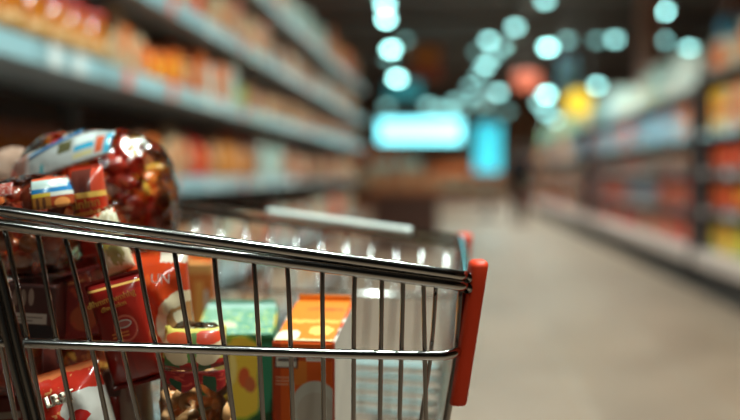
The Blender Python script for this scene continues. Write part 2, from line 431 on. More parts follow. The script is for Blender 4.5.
def fill(idx, z, segs, gap=.008):
    """segs: (y0,y1,kind,[colours],size,pitch)"""
    n = 0
    for (y0, y1, kind, cols, sz, pitch) in segs:
        y = y0 + pitch / 2
        while y <= y1 - pitch / 2 + .01:
            c_ = random.choice(cols)
            x = -A_ - .075 - random.uniform(0, .012)
            put(kind, c_, sz, x - (.03 if kind != 'jar' else .19 if idx == 2 else 0), y, z + .0005, '%s %s, %s from the near end on the %s shelf behind the trolley' % (CN[c_], KN[kind][1], ordinal(n), shn[idx]),
                'goods on the %s shelf behind the trolley' % shn[idx]).scale = (1, 1, 1 if kind == 'jar' else random.uniform(.74, 1.12))
            n += 1; y += pitch
fill(0, low[0], [(2.2, 11.8, 'carton', ['cream', 'pink', 'white', 'tan'], .30, .24)])
fill(1, low[1], [(2.2, 11.8, 'pouch', ['pink', 'cream', 'white', 'mint', 'tan', 'red'], .28, .24)])
fill(2, zl[0], [(1.9, 3.45, 'jar', ['brown'], .20, .14), (3.6, 4.2, 'pouch', ['brown', 'orange'], .20, .16), (4.2, 5.2, 'pouch', ['red', 'tan', 'red', 'cream'], .23, .18), (5.2, 6.1, 'bottle', ['tan', 'brown', 'amber'], .26, .1), (6.1, 7.0, 'carton', ['mint', 'white'], .24, .16), (7.0, 12.3, 'pouch', ['tan', 'cream', 'brown', 'pink'], .22, .2)])
fill(3, zl[1], [(1.7, 3.42, 'jar', ['amber'], .195, .165), (3.5, 3.9, 'pouch', ['cream', 'orange'], .27, .2), (3.9, 4.6, 'pouch', ['orange', 'pink', 'orange'], .24, .17), (4.6, 5.4, 'carton', ['white', 'orange', 'cream'], .24, .16), (5.4, 5.8, 'pouch', ['green'], .22, .18), (5.8, 12.3, 'pouch', ['pink', 'tan', 'cream', 'brown', 'tan'], .23, .2)])
fill(4, zl[2], [(2.2, 3.9, 'pouch', ['tan', 'brown', 'pink'], .24, .18), (3.9, 5.0, 'pouch', ['red', 'pink', 'white'], .26, .19), (5.0, 6.6, 'carton', ['cream', 'tan', 'pink'], .27, .18), (6.6, 12.3, 'pouch', ['cream', 'white', 'tan', 'brown'], .26, .22)])
fill(5, zl[3], [(3.5, 6.3, 'carton', ['tan', 'grey'], .26, .2), (6.3, 9.4, 'carton', ['white', 'mint', 'white', 'cream', 'mint'], .28, .22), (9.4, 12.5, 'carton', ['orange', 'tan', 'orange', 'brown', 'yellow'], .32, .24)])

# ------------------------------------------------------------------ shelving across the aisle
B_ = 2.15
edgeR = edge_mat('price_strip_grey', (.16, .09, .075))
deck = mat('deck_grey', (.50, .40, .36), .4)
secs = [(5.6, 9.55), (9.75, 17.6), (17.9, 29.0)]
zr = [.38, .74, 1.08, 1.42]
rn = ['bottom', 'second', 'third', 'top']
prod = {
    0: [[('pouch', ['lime', 'yellow', 'lime', 'orange'], .30)], [('pouch', ['orange', 'red', 'orange'], .27)], [('pouch', ['darkred', 'red', 'brown'], .24)], [('carton', ['yellow', 'yellow', 'cream', 'orange'], .36)]],
    1: [[('pouch', ['red', 'darkred', 'tan'], .27)], [('carton', ['brown', 'red', 'grey', 'darkred'], .24)], [('pouch', ['grey', 'brown', 'red', 'grey'], .24)], [('carton', ['red', 'grey', 'blue', 'tan', 'orange'], .29)]],
    2: [[('pouch', ['pink', 'tan', 'red'], .27)], [('carton', ['pink', 'brown', 'tan'], .24)], [('pouch', ['brown', 'cream', 'tan'], .24)], [('carton', ['cream', 'tan', 'blue', 'pink'], .28)]]}
secn = ['near bay', 'middle bay', 'far bay']
for si, (y0, y1) in enumerate(secs):
    g = empty('shelving_unit', (B_ + .3, (y0 + y1) / 2, 0))
    bm = bmesh.new(); box(bm, B_ + .50, B_ + .54, y0, y1, 0, 1.86); keep(obj('back_panel', bm, mat('shelf_back_r', (.06, .035, .03), .7)), g)
    bm = bmesh.new(); box(bm, B_ + .04, B_ + .5, y0, y1, 0, .2); keep(obj('plinth', bm, mat('plinth_dark', (.012, .008, .007), .7)), g)
    bm = bmesh.new(); box(bm, B_, B_ + .5, y0, y1, .24, .37, .01); keep(obj('deck', bm, deck), g)
    for z in zr[1:]:
        bm = bmesh.new(); box(bm, B_ + .05, B_ + .5, y0, y1, z - .03, z); keep(obj('shelf_board', bm, mat('shelf_brown', (.10, .06, .05), .6)), g)
        bm = bmesh.new(); box(bm, B_ + .046, B_ + .05, y0, y1, z - .045, z + .012); keep(obj('price_strip', bm, edgeR), g)
    for y in (y0, y1 - .05):
        bm = bmesh.new(); box(bm, B_ + .02, B_ + .52, y, y + .05, .2, 1.86 if si else 1.95); keep(obj('end_panel', bm, mat('end_panel', (.05, .035, .035), .5)), g)
    tag(g, 'grey shelving unit across the aisle, %s' % secn[si], 'shelving', 'shelving units across the aisle')
    for li, z in enumerate(zr):
        pitch = [.26, .30, .52][si]; n = 0
        y = y0 + .06 + pitch / 2
        while y < y1 - .06 - pitch / 2:
            kind, cols, sz = prod[si][li][0]
            if si == 2: sz = sz
            c_ = random.choice(cols)
            r = put(kind, c_, sz, B_ + .14, y, z + (.001 if li else -.0095), '%s %s, %s along the %s shelf, %s across the aisle' % (CN[c_], KN[kind][1], ordinal(n), rn[li], secn[si]),
                'goods on the %s shelf of the %s across the aisle' % (rn[li], secn[si]), PI)
            r.scale = (1, pitch / (sz * (.55 if kind == 'carton' else .68)) * .93, 1)
            n += 1; y += pitch
# pale storage boxes and packs standing on top
tb = [(7.2, 'grey', .2), (7.7, 'orange', .24), (8.2, 'orange', .3), (8.7, 'cream', .22), (9.15, 'orange', .26)] + [(10.1 + .62 * k, random.choice(['pale', 'white', 'pale', 'mint']), random.choice([.28, .36, .42])) for k in range(12)] + [(18.3 + 1.0 * k, random.choice(['pale', 'mint', 'cream', 'green']), random.choice([.3, .42, .5])) for k in range(10)]
bm0 = None
for i, (y, c_, hh) in enumerate(tb):
    wd = .42 if y < 10 else (.56 if y < 18 else .9)
    bm = bmesh.new(); box(bm, -.19, .19, -wd / 2, wd / 2, 0, hh, .02)
    r = empty('storage_box', (B_ + .3, y, 1.862 if y > 9.6 else 1.952)); obj('box_body', bm, cm[c_], r)
    bm = bmesh.new(); box(bm, -.2, .2, -wd / 2 - .008, wd / 2 + .008, hh - .04, hh + .006, .006); obj('lid', bm, cm['white' if c_ != 'white' else 'mint'], r)
    # top carrier boards
    tag(r, '%s lidded box, %s along the row on top of the shelving across the aisle' % (CN[c_], ordinal(i)), 'box', 'boxes on top of the shelving across the aisle')
for si, (y0, y1) in enumerate(secs):
    bm = bmesh.new(); z = 1.86 if si else 1.95; box(bm, B_ + .05, B_ + .54, y0, y1, z - .03, z)
    roots = [o for o in C.objects if o.name.startswith('shelving_unit') and abs(o.location.y - (y0 + y1) / 2) < .01]
    keep(obj('top_board', bm, shelf_top), roots[0])

# ------------------------------------------------------------------ hanging and lit signs
def hang(name, px, py, Y, wpx, hpx, m, label, cat='sign', t=.06, extra=None, shape='box'):
    p = P(px, py, Y); s = Y / FPX; w_, h = wpx * s, hpx * s
    r = empty(name, p)
    bm = bmesh.new()
    if shape == 'box': box(bm, -w_ / 2, w_ / 2, -t / 2, t / 2, -h / 2, h / 2, min(.03, h * .1))
    else: lathe(bm, [(w_ * .1, -w_ * .0 - t), (w_ / 2, -t), (w_ / 2, t), (w_ * .1, t)], 28, M=Matrix.Rotation(PI / 2, 4, 'X'))
    obj('sign_panel', bm, m, r)
    bm = bmesh.new()
    for q in (-.35, .35): box(bm, q * w_ - .008, q * w_ + .008, -.008, .008, h / 2 * .95 if shape == 'box' else w_ * .3, CEIL - p.z)
    obj('suspension_rod', bm, housing, r)
    if extra:
        bm = bmesh.new(); box(bm, -w_ * .42, w_ * .42, -t / 2 - .006, -t / 2, -h * .05, h * .4); obj('sign_stripe', bm, extra, r)
    tag(r, label, cat); return r
hang('lit_sign', 420, 131, 24, 82, 22, mat('sign_cyan', (.24, .90, 1.0), .5, emis=3.6), 'wide glowing cyan sign hanging over the end of the aisle')
hang('hanging_sign', 426, 62, 19, 30, 34, mat('sign_red', (.40, .07, .03), .5), 'small red and orange sign hanging between rows of lamps', extra=cm['amber'])
hang('hanging_sign', 527, 81, 19, 26, 18, mat('sign_red', (.40, .07, .03), .5), 'small plain red sign hanging high near the chain of lamps')
hang('round_sign', 578, 104, 15, 28, 28, mat('sign_yellow', (.85, .50, .03), .5), 'round yellow sign hanging over the far shelving', shape='round')
hang('round_sign', 731, 27, 9.5, 22, 24, mat('sign_blue', (.10, .40, .62), .4), 'round blue sign hanging high above the bright near bay', shape='round')
hang('hanging_sign', 568, 75, 17, 18, 28, mat('sign_blue2', (.25, .62, .8), .5), 'upright pale blue sign hanging beside the dark pillar')
hang('hanging_sign', 404, 90, 26, 34, 18, mat('sign_teal', (.08, .45, .50), .5, emis=.25), 'dim teal panel hanging just above the wide cyan sign')
# standing lit display
p = P(488, 148, 25); s = 25 / FPX
r = empty('light_totem', (p.x, p.y, 0))
bm = bmesh.new(); box(bm, -13 * s, 13 * s, -.06, .06, p.z - 24 * s, p.z + 24 * s, .02); obj('lit_panel', bm, mat('totem_cyan', (.05, .55, .68), .5, emis=1.0), r)
bm = bmesh.new(); box(bm, -.3, .3, -.2, .2, 0, .06, .01); box(bm, -.05, .05, -.04, .04, .06, p.z - 23.5 * s); obj('stand', bm, housing, r)
tag(r, 'upright glowing blue display panel on a stand beyond the aisle end', 'lit display')
# wooden promotion counter with stacked cartons at the end of the shelving
r = empty('promotion_counter', (-.68, 14.4, 0))
bm = bmesh.new(); box(bm, -.45, .45, -.4, .4, 0, .78, .01); obj('counter_body', bm, mat('dark_wood', (.07, .025, .015), .5), r)
bm = bmesh.new(); box(bm, -.48, .48, -.43, .43, .781, .83, .008); obj('counter_top', bm, cm['brown'], r)
tag(r, 'dark wooden promotion counter standing past the end of the shelving', 'counter')
for i, (x, z, w_, h, c_, t_) in enumerate(((-1.0, .831, .3, .28, 'tan', 'tan'), (-.66, .831, .34, .30, 'tan', 'tan'), (-.34, .831, .28, .22, 'tan', 'tan'), (-1.03, 1.114, .28, .14, 'mint', 'pale mint'), (-.64, 1.133, .30, .13, 'mint', 'pale mint'))):
    rr = empty('cardboard_box', (x, 14.35, z)); bm = bmesh.new(); box(bm, -w_ / 2, w_ / 2, -.2, .2, 0, h, .006); obj('box_body', bm, cm[c_], rr)
    bm = bmesh.new(); box(bm, -.03, .03, -.203, .203, h * .4, h + .002); obj('tape', bm, cm['cream'], rr)
    tag(rr, ['tan cardboard box at the shelving end of the counter', 'tallest tan cardboard box in the middle of the counter', 'small tan cardboard box at the open end of the counter', 'flat pale mint box on the tan boxes, nearer the shelving', 'flat pale mint box on the tan boxes, nearer the aisle'][i], 'box')
# end-of-aisle racks far beyond
for i, (x, y, w_, h, c_) in enumerate(((1.05, 36, 1.3, 1.3, 'tan'), (-.2, 38, 1.6, 1.5, 'brown'), (2.6, 34, 1.4, 1.6, 'pink'), (-2.2, 30, 1.6, 2.0, 'brown'), (-3.1, 20, 1.4, 2.3, 'tan'))):
    rr = empty('display_rack', (x, y, 0))
    bm = bmesh.new(); box(bm, -w_ / 2, w_ / 2, .2, .25, 0, h); box(bm, -w_ / 2, w_ / 2, -.2, .2, 0, .15)
    for k in (-1, 1): box(bm, k * w_ / 2 - .02, k * w_ / 2 + .02, -.22, .25, 0, h)
    obj('rack_frame', bm, cm['brown'], rr)
    for q in range(3):
        bm = bmesh.new(); z = .16 + q * (h - .2) / 3; box(bm, -w_ / 2 + .03, w_ / 2 - .03, -.2, .2, z, z + .03); obj('rack_shelf', bm, shelf_top, rr)
        bm = bmesh.new()
        for k in range(5): box(bm, -w_ / 2 + .06 + k * (w_ - .1) / 5, -w_ / 2 + .02 + (k + .9) * (w_ - .1) / 5, -.18, .1, z + .031, z + .031 + (h - .2) / 3 * (.55 + .08 * (k % 3)))
        obj('stocked_goods', bm, cm[[c_, 'cream', 'orange'][q]], rr)
    tag(rr, ['low tan display rack far down the open aisle', 'brown display rack by the back wall straight down the aisle', 'pinkish display rack past the far bay of shelving', 'tall brown display rack beyond the wooden counter', 'tall tan display rack behind the shelving with the jars'][i], 'display rack')

# ------------------------------------------------------------------ shopper far down the aisle
def skin(name, pts, edges, rad, m, parent, rootv=0, sub=2):
    me = bpy.data.meshes.new(name); me.from_pydata(pts, edges, []); o = bpy.data.objects.new(name, me); C.objects.link(o)
    md = o.modifiers.new('s', 'SKIN'); md.use_smooth_shade = True
    for i, q in enumerate(rad):
        me.skin_vertices[0].data[i].radius = (q, q) if not isinstance(q, tuple) else q
    me.skin_vertices[0].data[rootv].use_root = True
    s_ = o.modifiers.new('u', 'SUBSURF'); s_.levels = s_.render_levels = sub
    dg = bpy.context.evaluated_depsgraph_get(); nm = bpy.data.meshes.new_from_object(o.evaluated_get(dg))
    o.modifiers.clear(); o.data = nm; nm.materials.clear(); nm.materials.append(m)
    for p_ in nm.polygons: p_.use_smooth = True
    if parent: o.parent = parent
    return o
py_ = 22.0; px_ = (519 - 455) / FPX * py_
per = empty('person', (px_, py_, 0), PI - .25)      # walking away from the trolley
sk = mat('skin', (.45, .24, .17), .5); dk = mat('dark_jacket', (.014, .013, .015), .9, spec=.1); tr = mat('dark_trousers', (.012, .012, .016), .9, spec=.1)
bp = [(0, 0, 1.0), (0, 0, 1.2), (0, 0, 1.36), (0, 0, 1.44), (0, -.015, 1.50), (0, -.02, 1.57), (0, -.01, 1.63),
      (.15, 0, 1.37), (-.15, 0, 1.37), (.20, .03, 1.12), (-.20, -.03, 1.12), (.20, .0, .88), (-.20, -.10, .89), (.20, -.01, .80), (-.20, -.13, .81),
      (.09, 0, .9), (.1, -.06, .5), (.1, -.05, .12), (.1, -.17, .05), (-.09, 0, .9), (-.1, .03, .5), (-.1, .16, .14), (-.1, .06, .06)]
be = [(0, 1), (1, 2), (2, 3), (3, 4), (4, 5), (5, 6), (2, 7), (2, 8), (7, 9), (8, 10), (9, 11), (10, 12), (11, 13), (12, 14), (0, 15), (15, 16), (16, 17), (17, 18), (0, 19), (19, 20), (20, 21), (21, 22)]
brd = [.09, .08, .07, .048, .065, .08, .08, .045, .045, .04, .04, .026, .026, .030, .030, .07, .05, .036, .03, .07, .05, .036, .03]
skin('body', bp, be, brd, sk, per)
for hx_, hy_ in ((.20, -.01), (-.20, -.13)):
    sg = 1 if hx_ > 0 else -1
    for f_ in range(5):       # four fingers and a thumb on each hand, slightly curled
        if f_ < 4:
            y_ = hy_ - .024 + f_ * .016; ln = (.062, .074, .070, .055)[f_]
            fp = [(hx_, y_ * .5 + hy_ * .5, .80), (hx_, y_, .765), (hx_ - sg * .006, y_, .765 - ln * .5), (hx_ - sg * .020, y_, .765 - ln)]
        else:
            fp = [(hx_, hy_ - .01, .83), (hx_ - sg * .01, hy_ - .035, .80), (hx_ - sg * .012, hy_ - .05, .775), (hx_ - sg * .014, hy_ - .054, .752)]
        skin('finger', fp, [(0, 1), (1, 2), (2, 3)], [.010, .0095, .0085, .007], sk, per, sub=1)
skin('nose', [(0, -.085, 1.575), (0, -.108, 1.555), (0, -.095, 1.545)], [(0, 1), (1, 2)], [.010, .013, .010], sk, per, sub=1)
for sg in (-1, 1):
    skin('ear', [(sg * .078, -.01, 1.585), (sg * .088, -.005, 1.565), (sg * .080, -.01, 1.545)], [(0, 1), (1, 2)], [.012, .015, .010], sk, per, sub=1)
    bm = bmesh.new(); bmesh.ops.create_uvsphere(bm, u_segments=10, v_segments=6, radius=.011, matrix=Matrix.Translation((sg * .03, -.090, 1.585))); obj('eye', bm, black_pl, per, True)
bm = bmesh.new(); box(bm, -.026, .026, -.098, -.085, 1.515, 1.525, .004); obj('mouth', bm, mat('lips', (.4, .12, .1), .5), per)
j_ = skin('jacket', [(0, 0, .86), (0, 0, 1.0), (0, 0, 1.18), (0, 0, 1.33), (0, 0, 1.43), (.17, 0, 1.37), (-.17, 0, 1.37), (.215, .03, 1.12), (-.215, -.03, 1.12), (.205, .0, .87), (-.205, -.10, .88)],
     [(0, 1), (1, 2), (2, 3), (3, 4), (3, 5), (3, 6), (5, 7), (6, 8), (7, 9), (8, 10)], [.175, .165, .16, .16, .07, .085, .085, .068, .068, .05, .05], dk, per)
skin('trousers', [(0, 0, .99), (0, 0, .92), (.085, 0, .84), (.1, -.06, .5), (.1, -.05, .10), (-.085, 0, .84), (-.1, .03, .5), (-.1, .16, .12)], [(0, 1), (1, 2), (2, 3), (3, 4), (1, 5), (5, 6), (6, 7)], [.13, .13, .105, .08, .062, .105, .08, .062], tr, per)
skin('hair', [(0, .0, 1.665), (0, .035, 1.62), (0, .05, 1.55), (0, .045, 1.50)], [(0, 1), (1, 2), (2, 3)], [.07, .085, .075, .05], mat('hair', (.012, .008, .006), .7), per)
for x_, y_, z_ in ((.1, -.12, 0), (-.1, .10, .01)):
    bm = bmesh.new(); box(bm, x_ - .045, x_ + .045, y_ - .13, y_ + .14, z_, z_ + .075, .025, seg=3); obj('shoe', bm, black_pl, per, True)
tag(per, 'person in dark jacket and trousers walking far down the aisle', 'person')

# ------------------------------------------------------------------ shopping trolley
K = .197
def zn(px):                    # distance of the near basket side under a pixel column
    return (.72 - K * .0665) / (1 - K * (px - 370) / FPX)
def N(px, py, off=0):
    return P(px, py, zn(px) + .12 * max(0, (py - 280) / FPX * .7) + off)
cart = empty('shopping_trolley', (L(-.2, 0, .95).x, L(-.2, 0, .95).y, 0))
def cpart(name, bm, m): return keep(obj(name, bm, m), cart)
ZF = lambda x: 1.14 - .36 * (x - .102)   # far side, wider towards the handle
def Fp(px, py):
    q = (px - 370) / FPX; z = (1.14 + .36 * .102) / (1 + .36 * q)
    return P(px, py, z)
# double rim: near side, round the front, far side
def rim(n0, n1, f0, f1, rad):
    near = [N(px, n0 + (n1 - n0) * px / 460) for px in (-330, -200, -80, 40, 150, 260, 360, 430, 450)]
    c1 = [N(458, n1 + .2, .002), N(463.2, n1 + .1, .007), N(466.2, n1 - .5, .018), N(466.6, n1 - 1.8, .040)]
    far = [Fp(px, f0 + (f1 - f0) * (px - 166) / (460 - 166)) for px in (456, 440, 380, 300, 200, 100, 0, -40)]
    c2 = [Fp(462.5, f1) + (N(468, n1) - Fp(462, f1)) * .07, Fp(461, f1) + (N(467, n1) - Fp(462, f1)) * .02]
    bm = bmesh.new(); tube(bm, smooth_path(near + c1 + c2 + far, 5), rad, 16); return bm
cpart('rim_wire', rim(211, 275.5, 198, 238, .0037), chrome)
cpart('rim_wire', rim(224.5, 285.5, 209, 246, .0039), chrome)
# middle wire, bent inwards at the front corner
bm = bmesh.new()
tube(bm, smooth_path([N(-330, 333, -.0045), N(-100, 339, -.0045), N(23, 343, -.0045), N(180, 348.5, -.0045), N(330, 353.7, -.0045), N(430, 355.8, -.0045), N(447, 355, -.003), N(455, 352.5, .004), N(459, 350, .02)], 5), .0033, 14)
cpart('side_wire', bm, chrome)
# front corner post and verticals
VW = [((-95, 196), (-62, 310), (-36, 420)), ((-62, 201), (-33, 310), (-8, 420)), ((-30, 207), (-6, 310), (16, 420)),
      ((4, 224), (22, 310), (43, 420)), ((37, 229), (51, 310), (73, 420)), ((64, 233), (83.5, 310), (107, 420)), ((98, 238), (113.5, 310), (139, 420)), ((136, 243), (148, 310), (173, 420)),
      ((174, 248), (184, 310), (204, 420)), ((214, 253), (219.5, 310), (234, 420)), ((253.5, 258), (257, 310), (263, 420)), ((287, 262), (289.5, 310), (293, 420)), ((322.5, 267), (322.5, 310), (324, 420)),
      ((355, 271), (354, 310), (353.5, 420)), ((382, 275), (381.5, 310), (380, 420)), ((403, 278), (402.5, 310), (399.5, 420)), ((423.5, 281), (423.8, 310), (426, 420))]
ZB = H - .265                  # basket floor
for a, b_, c_ in VW:
    p3 = N(*c_); d = (N(*c_) - N(*b_)).normalized(); p4 = p3 + d * ((p3.z - ZB) / -d.z)
    bm = bmesh.new(); tube(bm, smooth_path([N(*a), N(*b_), p3, p4], 4), .0017, 10); cpart('upright_wire', bm, chrome)
for pts, rd in (([(436, 284), (431, 352), (421, 420)], .0016), ([(462, 284), (457, 350), (446, 420)], .0031)):
    P3 = [N(px, py, .012 if rd < .002 else .02) for px, py in pts]; d = (P3[-1] - P3[-2]).normalized(); P3.append(P3[-1] + d * ((P3[-1].z - ZB) / -d.z))
    bm = bmesh.new(); tube(bm, smooth_path(P3, 4), rd, 10); cpart('corner_post' if rd > .002 else 'upright_wire', bm, chrome)
# bent double frame tube at the handle end of the near side
for off, dz in ((-4.6, -.013), (4.6, -.013)):
    pts = [(-60, 214), (-30, 224), (-12, 250), (0, 288), (9, 325), (20, 370), (33, 420), (44, 470), (52, 520)]
    bm = bmesh.new(); tube(bm, smooth_path([P(px + off, py, zn(px) + dz) for px, py in pts], 5), .0031, 12); cpart('frame_tube', bm, chrome)
# far side verticals, front panel wires, basket floor
for k in range(26):
    px = 447 - k * 25; t = (px - 166) / 294
    a = Fp(px, 209 + 37 * t); b_ = a + RZ @ Vector((-.012, -.035, 0)) ; b_.z = ZB
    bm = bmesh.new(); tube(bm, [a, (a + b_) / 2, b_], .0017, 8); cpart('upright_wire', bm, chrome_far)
bm = bmesh.new(); tube(bm, [Fp(455, 296) + RZ @ Vector((0, -.012, 0)), Fp(300, 291) + RZ @ Vector((0, -.012, 0)), Fp(0, 283) + RZ @ Vector((0, -.012, 0))], .0026, 10); cpart('side_wire', bm, chrome_far)
for k in range(5):             # close-set wires low on the far side, reflected light painted in pale
    dr = -.210 - k * .0135; tq = .02 + .012 * (-dr) / .2
    a = Fp(447, 246) + RZ @ Vector((-.010, -.028, 0)); b_ = Fp(0, 246) + RZ @ Vector((-.010, -.028, 0)); a.z = b_.z = H + dr
    bm = bmesh.new(); tube(bm, [a, b_], .0033, 10); cpart('side_wire', bm, mat('pale_glint_wire', (.66, .95, .97), .3, coat=.6))
Pn, Pf = N(466, 285, .03), Fp(461, 246)
for k in range(1, 13):
    a = Pn.lerp(Pf, k / 13); b_ = a.copy(); b_ += RZ @ Vector((-.028, 0, 0)); b_.z = ZB
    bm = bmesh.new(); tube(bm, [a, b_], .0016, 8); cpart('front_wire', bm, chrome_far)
c0 = N(446, 420, .02); c0 = c0 + (c0 - N(457, 350, .02)).normalized() * .05; c0.z = ZB
cF = Fp(447, 246) + RZ @ Vector((-.012, -.035, 0)); cF.z = ZB
q = [L(-.46, 0, .655), L(-.46, 0, 1.31)]
for v in q: v.z = ZB
for k in range(14):            # lengthwise floor wires
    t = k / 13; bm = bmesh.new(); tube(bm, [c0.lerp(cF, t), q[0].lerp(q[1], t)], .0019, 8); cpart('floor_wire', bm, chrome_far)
for k in range(9):             # crosswise
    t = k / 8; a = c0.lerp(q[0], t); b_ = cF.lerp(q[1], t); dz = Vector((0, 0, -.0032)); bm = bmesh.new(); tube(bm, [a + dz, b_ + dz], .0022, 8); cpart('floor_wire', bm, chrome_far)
# rear gate and handle
ra = N(-330, 211 - .14 * 330); rb = Fp(-40, 170)
for k in range(9):
    t = k / 8; a = ra.lerp(rb, t); bb = q[0].lerp(q[1], t); bm = bmesh.new(); tube(bm, [a, bb], .002, 8); cpart('rear_wire', bm, chrome)
bm = bmesh.new(); tube(bm, [ra, rb], .0037, 12); cpart('rim_wire', bm, chrome)
h0, h1 = ra + RZ @ Vector((-.07, 0, .035)), rb + RZ @ Vector((-.07, 0, .035))
bm = bmesh.new(); tube(bm, [ra, h0], .009, 12); tube(bm, [rb, h1], .009, 12); cpart('handle_arm', bm, red_pl)
bm = bmesh.new(); tube(bm, [h0, h1], .014, 16); cpart('handle', bm, red_pl)
# chassis and casters
for s_, (a, b_) in enumerate(((q[0], c0), (q[1], cF))):
    lo = Vector((0, 0, .12))
    A0 = Vector((a.x, a.y, ZB - .008)); A1 = Vector((a.x, a.y, .14)); B1 = b_.lerp(a, .12); B1 = Vector((B1.x, B1.y, .14)); B0 = Vector((B1.x, B1.y, ZB - .008))
    bm = bmesh.new(); tube(bm, smooth_path([A0, A0.lerp(A1, .5), A1, A1.lerp(B1, .5), B1], 4), .011, 12); tube(bm, [B1, B0], .009, 12); cpart('leg_frame', bm, chrome)
    for wv in (A1, B1):
        bm = bmesh.new(); M = Matrix.Translation((wv.x, wv.y, .056)) @ Matrix.Rotation(PI / 2, 4, 'X')
        lathe(bm, [(.012, -.012), (.052, -.012), (.056, -.006), (.056, .006), (.052, .012), (.012, .012)], 24, M=M); cpart('wheel', bm, black_pl)
        bm = bmesh.new(); box(bm, wv.x - .015, wv.x + .015, wv.y - .02, wv.y - .015, .05, .14); box(bm, wv.x - .015, wv.x + .015, wv.y + .015, wv.y + .02, .05, .14); box(bm, wv.x - .02, wv.x + .02, wv.y - .02, wv.y + .02, .125, .14); cpart('caster_fork', bm, chrome)
# red corner bumpers
def bumper(top, bot, D, wt, wb):
    bm = bmesh.new(); rings = []; TS = [0, .004, .012, .025, .045, .2, .4, .6, .8, .97, .99, 1]; n = 11
    for k, t in enumerate(TS):
        c_ = P(*[top[i] + (bot[i] - top[i]) * t for i in (0, 1)], D + .012 * t)
        wpx = (wt + (wb - wt) * t) * D / FPX / 2
        e = 1
        e = (.35, .62, .82, .94, .99, 1, 1, 1, 1, 1, .96, .88)[k]
        ring = []
        for j in range(20):
            a = 2 * PI * j / 20; ca, sa = math.cos(a), math.sin(a)
            x = wpx * e * math.copysign(abs(ca) ** .5, ca); y = .016 * e * math.copysign(abs(sa) ** .6, sa)
            ring.append(bm.verts.new(c_ + RZ @ Vector((x, y, 0))))
        rings.append(ring)
    for p_, q_ in zip(rings, rings[1:]):
        for j in range(20): bm.faces.new((p_[j], p_[(j + 1) % 20], q_[(j + 1) % 20], q_[j])).smooth = True
    bm.faces.new(rings[0]); bm.faces.new(rings[-1]); return bm
cpart('corner_bumper', bumper((479, 259.5), (457, 402), .742, 18.5, 18), red_pl)
cpart('corner_bumper', bumper((465, 233), (456, 318), 1.15, 15, 12), red_pl)
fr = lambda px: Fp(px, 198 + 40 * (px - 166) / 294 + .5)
bm = bmesh.new(); tube(bm, smooth_path([fr(268), fr(310), fr(360), fr(412)], 5), .0052, 16); tag(cpart('rail_highlight', bm, mat('painted_highlight', (.90, .97, .92), .25, coat=.8)), 'pale tube added as rail highlight')  # pale tube added over the rail, painted in place of its bright reflection
tag(cart, 'chrome wire shopping trolley with red corner bumpers filled with groceries', 'shopping trolley')

# ------------------------------------------------------------------ groceries in the trolley
def at(name, px, py, D, roll=0, yaw=0, tilt=0):
    """root at the base point of a pack; local x along the picture, y away, z up"""
    r = empty(name, P(px, py, D))
    r.rotation_euler = (Matrix.Rotation(YAW + math.radians(yaw), 4, 'Z') @ Matrix.Rotation(math.radians(roll), 4, 'Y') @ Matrix.Rotation(math.radians(tilt), 4, 'X')).to_euler()
    return r
def sz(px, D): return px * D / FPX
gold = mat('gold_print', (.85, .50, .10), .3, .6)
cream = mat('cream_print', (.80, .72, .58), .5)
def plate(name, w_, h, x, y, z, m, parent, t=.0006):
    bm = bmesh.new(); uvl = bm.loops.layers.uv.new('UVMap'); box(bm, x - w_ / 2, x + w_ / 2, y - t, y, z - h / 2, z + h / 2)
    for f in bm.faces:
        for lp in f.loops: lp[uvl].uv = ((lp.vert.co.x - x) / w_ + .5, (lp.vert.co.z - z) / h + .5)
    return obj(name, bm, m, parent)
def uvbox(bm, prof, w_, y0, uvl):
    pass
def carton(name, w_, d, h, rise, ridge, m, mtop, mside, parent):
    """carton with a roof sloping up from the front edge to a ridge at depth ridge"""
    bm = bmesh.new(); uvl = bm.loops.layers.uv.new('UVMap')
    pr = [(0, 0), (0, h), (ridge, h + rise), (d, h + rise * .15), (d, 0)]
    Lf = [bm.verts.new((-w_ / 2, y, z)) for y, z in pr]; Rt = [bm.verts.new((w_ / 2, y, z)) for y, z in pr]
    fs = []
    for i in range(5):
        j = (i + 1) % 5; f = bm.faces.new((Lf[i], Rt[i], Rt[j], Lf[j])); f.material_index = [0, 1, 1, 0, 0][i]; fs.append(f)
        uvs = [(0, 0), (1, 0), (1, 1), (0, 1)]
        for lp, u in zip(f.loops, uvs): lp[uvl].uv = u
    for s_ in (Lf, Rt):
        f = bm.faces.new(s_); f.material_index = 2
        for lp in f.loops: lp[uvl].uv = (lp.vert.co.y / d, lp.vert.co.z / (h + rise))
    bmesh.ops.bevel(bm, geom=bm.edges[:], offset=.0018, segments=2, affect='EDGES')
    return obj('carton', bm, [m, mtop, mside], parent)

# --- orange juice carton
D = .79; r = at('juice_carton', 303, 343, D, yaw=-9)
drop_to = r.location.z - ZB
r.location.z = ZB + .0022
w_ = sz(64, D); hh = drop_to - .001
mf = print_mat('carton_orange_front', (.80, .115, .012), [
    ('r', 0, 1, .80, .86, (.60, .07, .015)), ('r', .0, .14, 0, 1, (.55, .06, .012)), ('r', .36, .56, .55, .8, (.82, .22, .03)), ('r', .04, .42, .72, .90, (.16, .05, .03)),
    ('r', .07, .39, .735, .888, (.74, .68, .58)),
    ('r', .09, .37, .845, .86, (.12, .06, .05)), ('r', .09, .37, .79, .815, (.12, .06, .05)), ('r', .55, .8, .80, .885, (.85, .80, .72)), ('r', .57, .78, .82, .83, (.5, .2, .1)),
    ('r', .06, .30, .62, .63, (.85, .5, .3)), ('r', .06, .34, .585, .595, (.85, .5, .3)), ('r', .06, .26, .55, .56, (.85, .5, .3)), ('e', .70, .30, .40, .30, (.66, .60, .50)), ('e', .70, .28, .30, .2, (.60, .50, .40))], vs=.56)
